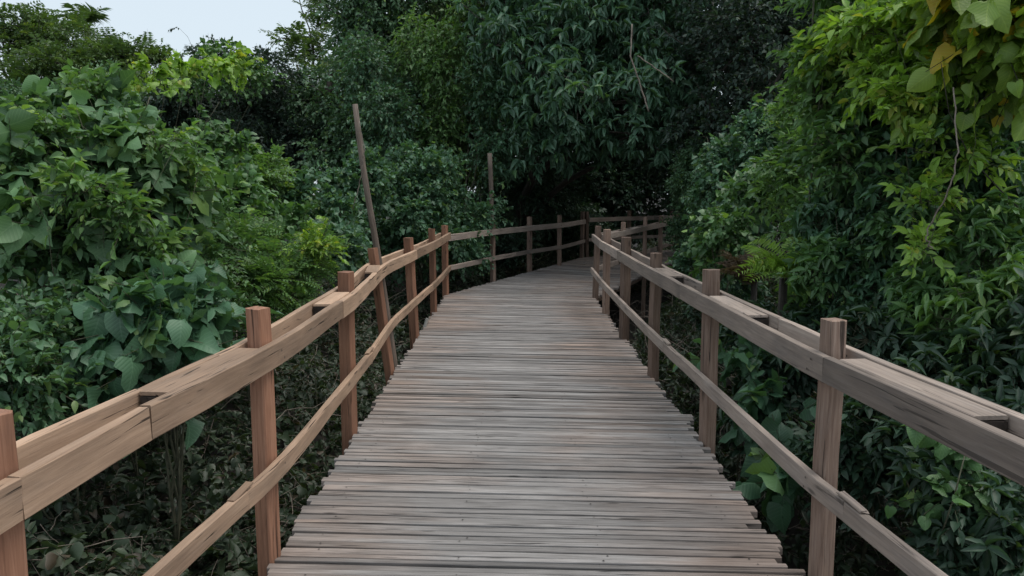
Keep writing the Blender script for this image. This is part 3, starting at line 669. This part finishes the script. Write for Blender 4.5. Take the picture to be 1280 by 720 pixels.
# centre and tunnel
plant('drooping_leaf_tree','large tree with clusters of drooping leaves hanging over the path','tree',
  [(680,60,14.5,80,70),(760,130,14,90,50),(700,140,14.5,60,50),(830,110,14,60,55),(640,30,15.5,60,70),(760,30,15,90,60),(690,180,14.6,60,22),(800,168,14,70,22),(880,60,15,70,70)],[('mango',1)],'mango',lai=2.2,sub=13,trunk=.13,base=(.2,19),hang=.6)
plant('drooping_leaf_tree','high crown of the overhanging tree above the tunnel, mostly above the frame','tree',
  [(700,-90,16,120,70,3),(860,-70,16,120,80,3),(780,-60,19,150,90,3),(800,60,19,130,80,2.5)],[('far_d',1)],'dark',lai=2.0,sub=16,trunk=.2,base=(8.5,18.5))
plant('dark_tree','dark dull leaved tree with specks of sky, right of the drooping leaves','tree',
  [(930,60,13,75,80),(1000,30,13,70,70),(900,150,13,60,40),(960,130,12,60,50),(960,-50,13.5,90,60)],[('far_s',1)],'purple',lai=1.7,sub=12,trunk=.16,base=(8.0,14.5))
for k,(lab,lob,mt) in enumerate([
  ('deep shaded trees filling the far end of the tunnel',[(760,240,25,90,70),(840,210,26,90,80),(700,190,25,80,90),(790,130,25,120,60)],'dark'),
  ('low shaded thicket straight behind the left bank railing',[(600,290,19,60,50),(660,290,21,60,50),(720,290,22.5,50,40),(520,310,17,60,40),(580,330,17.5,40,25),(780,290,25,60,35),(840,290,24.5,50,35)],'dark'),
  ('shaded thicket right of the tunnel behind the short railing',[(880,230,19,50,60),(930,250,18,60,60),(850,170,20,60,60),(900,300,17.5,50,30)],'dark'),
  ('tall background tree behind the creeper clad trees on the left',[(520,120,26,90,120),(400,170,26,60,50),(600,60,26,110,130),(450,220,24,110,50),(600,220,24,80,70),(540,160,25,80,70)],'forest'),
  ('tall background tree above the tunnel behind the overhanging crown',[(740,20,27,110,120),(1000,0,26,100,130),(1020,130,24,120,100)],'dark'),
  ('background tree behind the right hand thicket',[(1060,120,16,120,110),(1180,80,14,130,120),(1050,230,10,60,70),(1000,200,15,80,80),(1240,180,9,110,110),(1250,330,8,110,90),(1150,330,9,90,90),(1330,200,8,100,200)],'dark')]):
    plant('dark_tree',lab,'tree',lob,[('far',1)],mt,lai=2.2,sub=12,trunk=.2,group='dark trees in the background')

# ================================================================ PLANTS  right side
plant('creeper_thicket','pale green creeper covered thicket right of the path at the corner','shrub',
  [(920,210,9.5,60,55),(890,260,10.5,45,50),(950,270,8.8,50,60),(880,330,10.5,30,35),(930,330,8.6,50,40),(960,180,9.5,50,40)],[('ovate_s',.5),('heart_s',.5)],'blue',lai=2.2,sub=10,trunk=.02)
plant('creeper_thicket','fine grey green thicket at the right side of the tunnel mouth','shrub',
  [(870,240,13,35,50),(860,290,13.4,30,35),(900,190,13,40,40)],[('ovate_s',1)],'forest',lai=2.2,sub=9,trunk=.02)
plant('bush','shiny broad leaved bush above the tree fern fronds on the right','shrub',
  [(915,280,7.8,40,35),(900,320,7.8,30,25),(945,240,8,40,35)],[('heart_s',1)],'mid',lai=1.7,sub=7,trunk=.014)
plant('bush','bright green upright shrub in the middle of the right hand thicket','shrub',
  [(1010,300,6.4,45,60),(1000,220,6.8,50,55),(1020,370,6.0,40,35),(1030,150,7,60,45)],[('ovate',.6),('pinn',.4)],'bright',lai=2.0,sub=9,trunk=.016,tonev=.3)
plant('tall_shrub','tall bright leafy shrub rising to the top of the picture on the right','shrub',
  [(1060,60,5.6,80,60),(1130,30,5.3,80,60),(1040,120,5.8,60,45),(1110,110,5.4,70,50),(1180,70,5.2,60,60),(1100,-30,5.6,100,50)],[('ovate',1)],'bright',lai=2.0,sub=10,trunk=.022,tonev=.35)
plant('tall_shrub','dark glossy shrub in the middle of the right side, under the bright leaves','shrub',
  [(1110,210,5.3,80,70),(1180,180,5.0,80,60),(1080,290,5.4,70,60),(1170,290,4.8,80,65),(1240,230,4.8,70,70),(1130,360,5,80,50)],[('lance',.6),('ovate',.4)],'blue',lai=3.0,sub=10,trunk=.02)
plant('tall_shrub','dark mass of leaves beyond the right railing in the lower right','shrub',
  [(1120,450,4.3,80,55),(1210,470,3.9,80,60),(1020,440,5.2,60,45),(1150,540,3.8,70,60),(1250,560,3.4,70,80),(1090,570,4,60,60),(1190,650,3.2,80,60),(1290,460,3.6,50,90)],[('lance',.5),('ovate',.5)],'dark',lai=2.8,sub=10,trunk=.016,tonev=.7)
plant('tall_shrub','lime green leafy top of the right hand wall of leaves, left of the yellow leaves','shrub',
  [(1080,25,4.9,55,35),(1140,55,4.7,50,35),(1170,10,4.6,45,30),(1040,70,5.3,35,30),(1110,100,4.8,40,20)],[('ovate',1)],'lime',lai=.9,sub=7,trunk=.012,tonev=.25,base=(2.7,4.9))
plant('tall_shrub','mid green leafy climber spread over the dark glossy shrub on the right','shrub',
  [(1060,200,5.2,50,45),(1200,130,4.6,50,35),(1130,270,4.8,45,40),(1235,310,4.4,45,40),(1050,340,5.1,40,35),(1160,380,4.4,50,30),(1100,150,5.1,45,30)],[('ovate',.7),('lance',.3)],'mid',lai=1.5,sub=8,trunk=.008,base=(2.9,5.0))
plant('leafy_plant','light green long leaved plant just outside the right railing near the edge','plant',
  [(1215,420,4.0,55,40),(1260,400,3.9,45,40),(1180,395,4.3,40,30)],[('lance',1)],'bright',lai=1.6,sub=6,trunk=.012,tonev=.3)
plant('leafy_plant','small plant with round lime leaves under the right railing','plant',
  [(1205,590,3.2,30,32),(1190,620,3.2,22,20)],[('heart_s',1)],'mid',lai=1.0,sub=4,trunk=.008,tonev=.8)
plant('round_leaved_tree','branch of large yellow green leaves hanging in at the top right corner','tree',
  [(1245,35,4.1,33,28),(1210,10,4.2,30,18),(1270,85,4.1,22,28),(1265,-10,4.1,40,30)],[('heart_s',.8),('heart',.2)],'yellow',lai=1.0,sub=8,trunk=.012,base=(4.2,4.4),tonev=.5)
plant('climber','thin hanging climber with young light leaves on the right','climber',
  [(1180,185,4.3,26,20),(1162,250,4.3,12,18),(1160,310,4.2,12,12),(1225,205,4.3,20,12),(1150,130,4.5,40,22),(1190,100,4.4,40,22)],[('ovate',1)],'lime',lai=.75,sub=4,trunk=.006,tonev=.2)
plant('bush','small dark bush filling the gap beyond the right railing posts','shrub',
  [(940,420,6.2,50,35),(900,400,7.2,40,30),(980,480,5.2,45,40),(960,540,4.9,30,30)],[('ovate',.5),('lance',.5)],'dark',lai=2.0,sub=8,trunk=.014)
plant('large_leaved_plant','low plant with big dark leaves under the right railing by the deck','plant',
  [(925,455,5.3,26,26),(985,600,4.3,20,18),(975,520,4.8,22,22)],[('heart',1)],'blue',lai=1.0,sub=3,trunk=.01)
def fern(label,px,py,Z,n,ln,mat,lean=(0,0)):
    c=at(px,py,Z); gz=float(ground_z(c[0],c[1])); root=empty('fern',(c[0],c[1],gz),label,'fern','ferns beyond the right railing')
    fol=MB(); tw=MB(); a=rng.uniform(0,6.28,n); d=np.stack([np.cos(a)+lean[0],np.sin(a)+lean[1],rng.uniform(.6,1.6,n)],1)
    st=dict(ST['fern']); st['sl']=ln
    for i in range(n):
        fol=MB(); sprays(fol,None,1,c[None]+rng.normal(0,.03,(1,3)),d[i:i+1],st,np.full(1,.5))
        e=c+norm(d[i])*ln*.9-np.array([0,0,ln*.4]); tube(fol,wander(c,e,5,0),.003,4)
        fol.build('frond',LM[mat],root)
    s=MB(); tube(s,wander((c[0],c[1],gz),c,6,.03),.03,6); s.build('stem',M_bark,root)
fern('bright green fern standing among the dead fronds beyond the right railing',980,338,5.5,14,.42,'lime',(-.4,-.5))
fern('brown withered fern fronds drooping beyond the right railing',935,350,7.2,26,.5,'dry',(0,-.3))
fern('mid green fern clump below the bright fern on the right',1000,370,6.0,14,.45,'bright',(-.2,-.6))

c=at(105,28,22.5); root=empty('palm_tree',(c[0],c[1],float(ground_z(c[0],c[1]))),'small palm crown showing above the flat topped tree against the sky','palm tree')
for i in range(13):
    a=i*.49; d=np.array([[math.cos(a),math.sin(a),random.uniform(.4,1.5)]]); fol=MB(); sprays(fol,None,1,c[None],d,dict(ST['fern'],sl=1.0,L=.3,wr=.12,sag=.45),np.full(1,.4)); fol.build('frond',LM['olive'],root)
mb=MB(); tube(mb,wander((c[0],c[1],-.8),c,8,.1),.09,7); mb.build('trunk',M_bark,root)
# hanging bare lianas
def liana(label,pts,r=.008):
    mb=MB(); P=np.array([at(*p) for p in pts]); Q=[]
    for i in range(len(P)-1): Q+=list(wander(P[i],P[i+1],7,.0)[:-1])
    Q.append(P[-1]); Q=np.array(Q)+rng.normal(0,.004,(len(Q),3)); tube(mb,Q,r,5); o=mb.build('liana',M_twig,origin=P[0]); tag(o,label,'vine','bare lianas and cords')
liana('pale bare liana hanging in front of the drooping leaves',[(790,30,12.6),(788,70,12.5),(800,105,12.5),(811,140,12.5)],.012)
liana('bare twig slanting across the dark gap right of the hanging liana',[(797,70,12.7),(815,82,12.7),(842,102,12.7)],.010)
liana('long curling vine on the right hanging below the lime leaves',[(1192,110,4.0),(1198,190,3.9),(1190,230,3.9),(1165,275,4.0),(1156,300,4.0),(1166,312,4.0)],.004)
liana('thin cord hanging from the leaning pole',[(449,150,6.7),(455,190,6.7),(452,220,6.72),(445,245,6.75),(442,262,6.8)],.004)
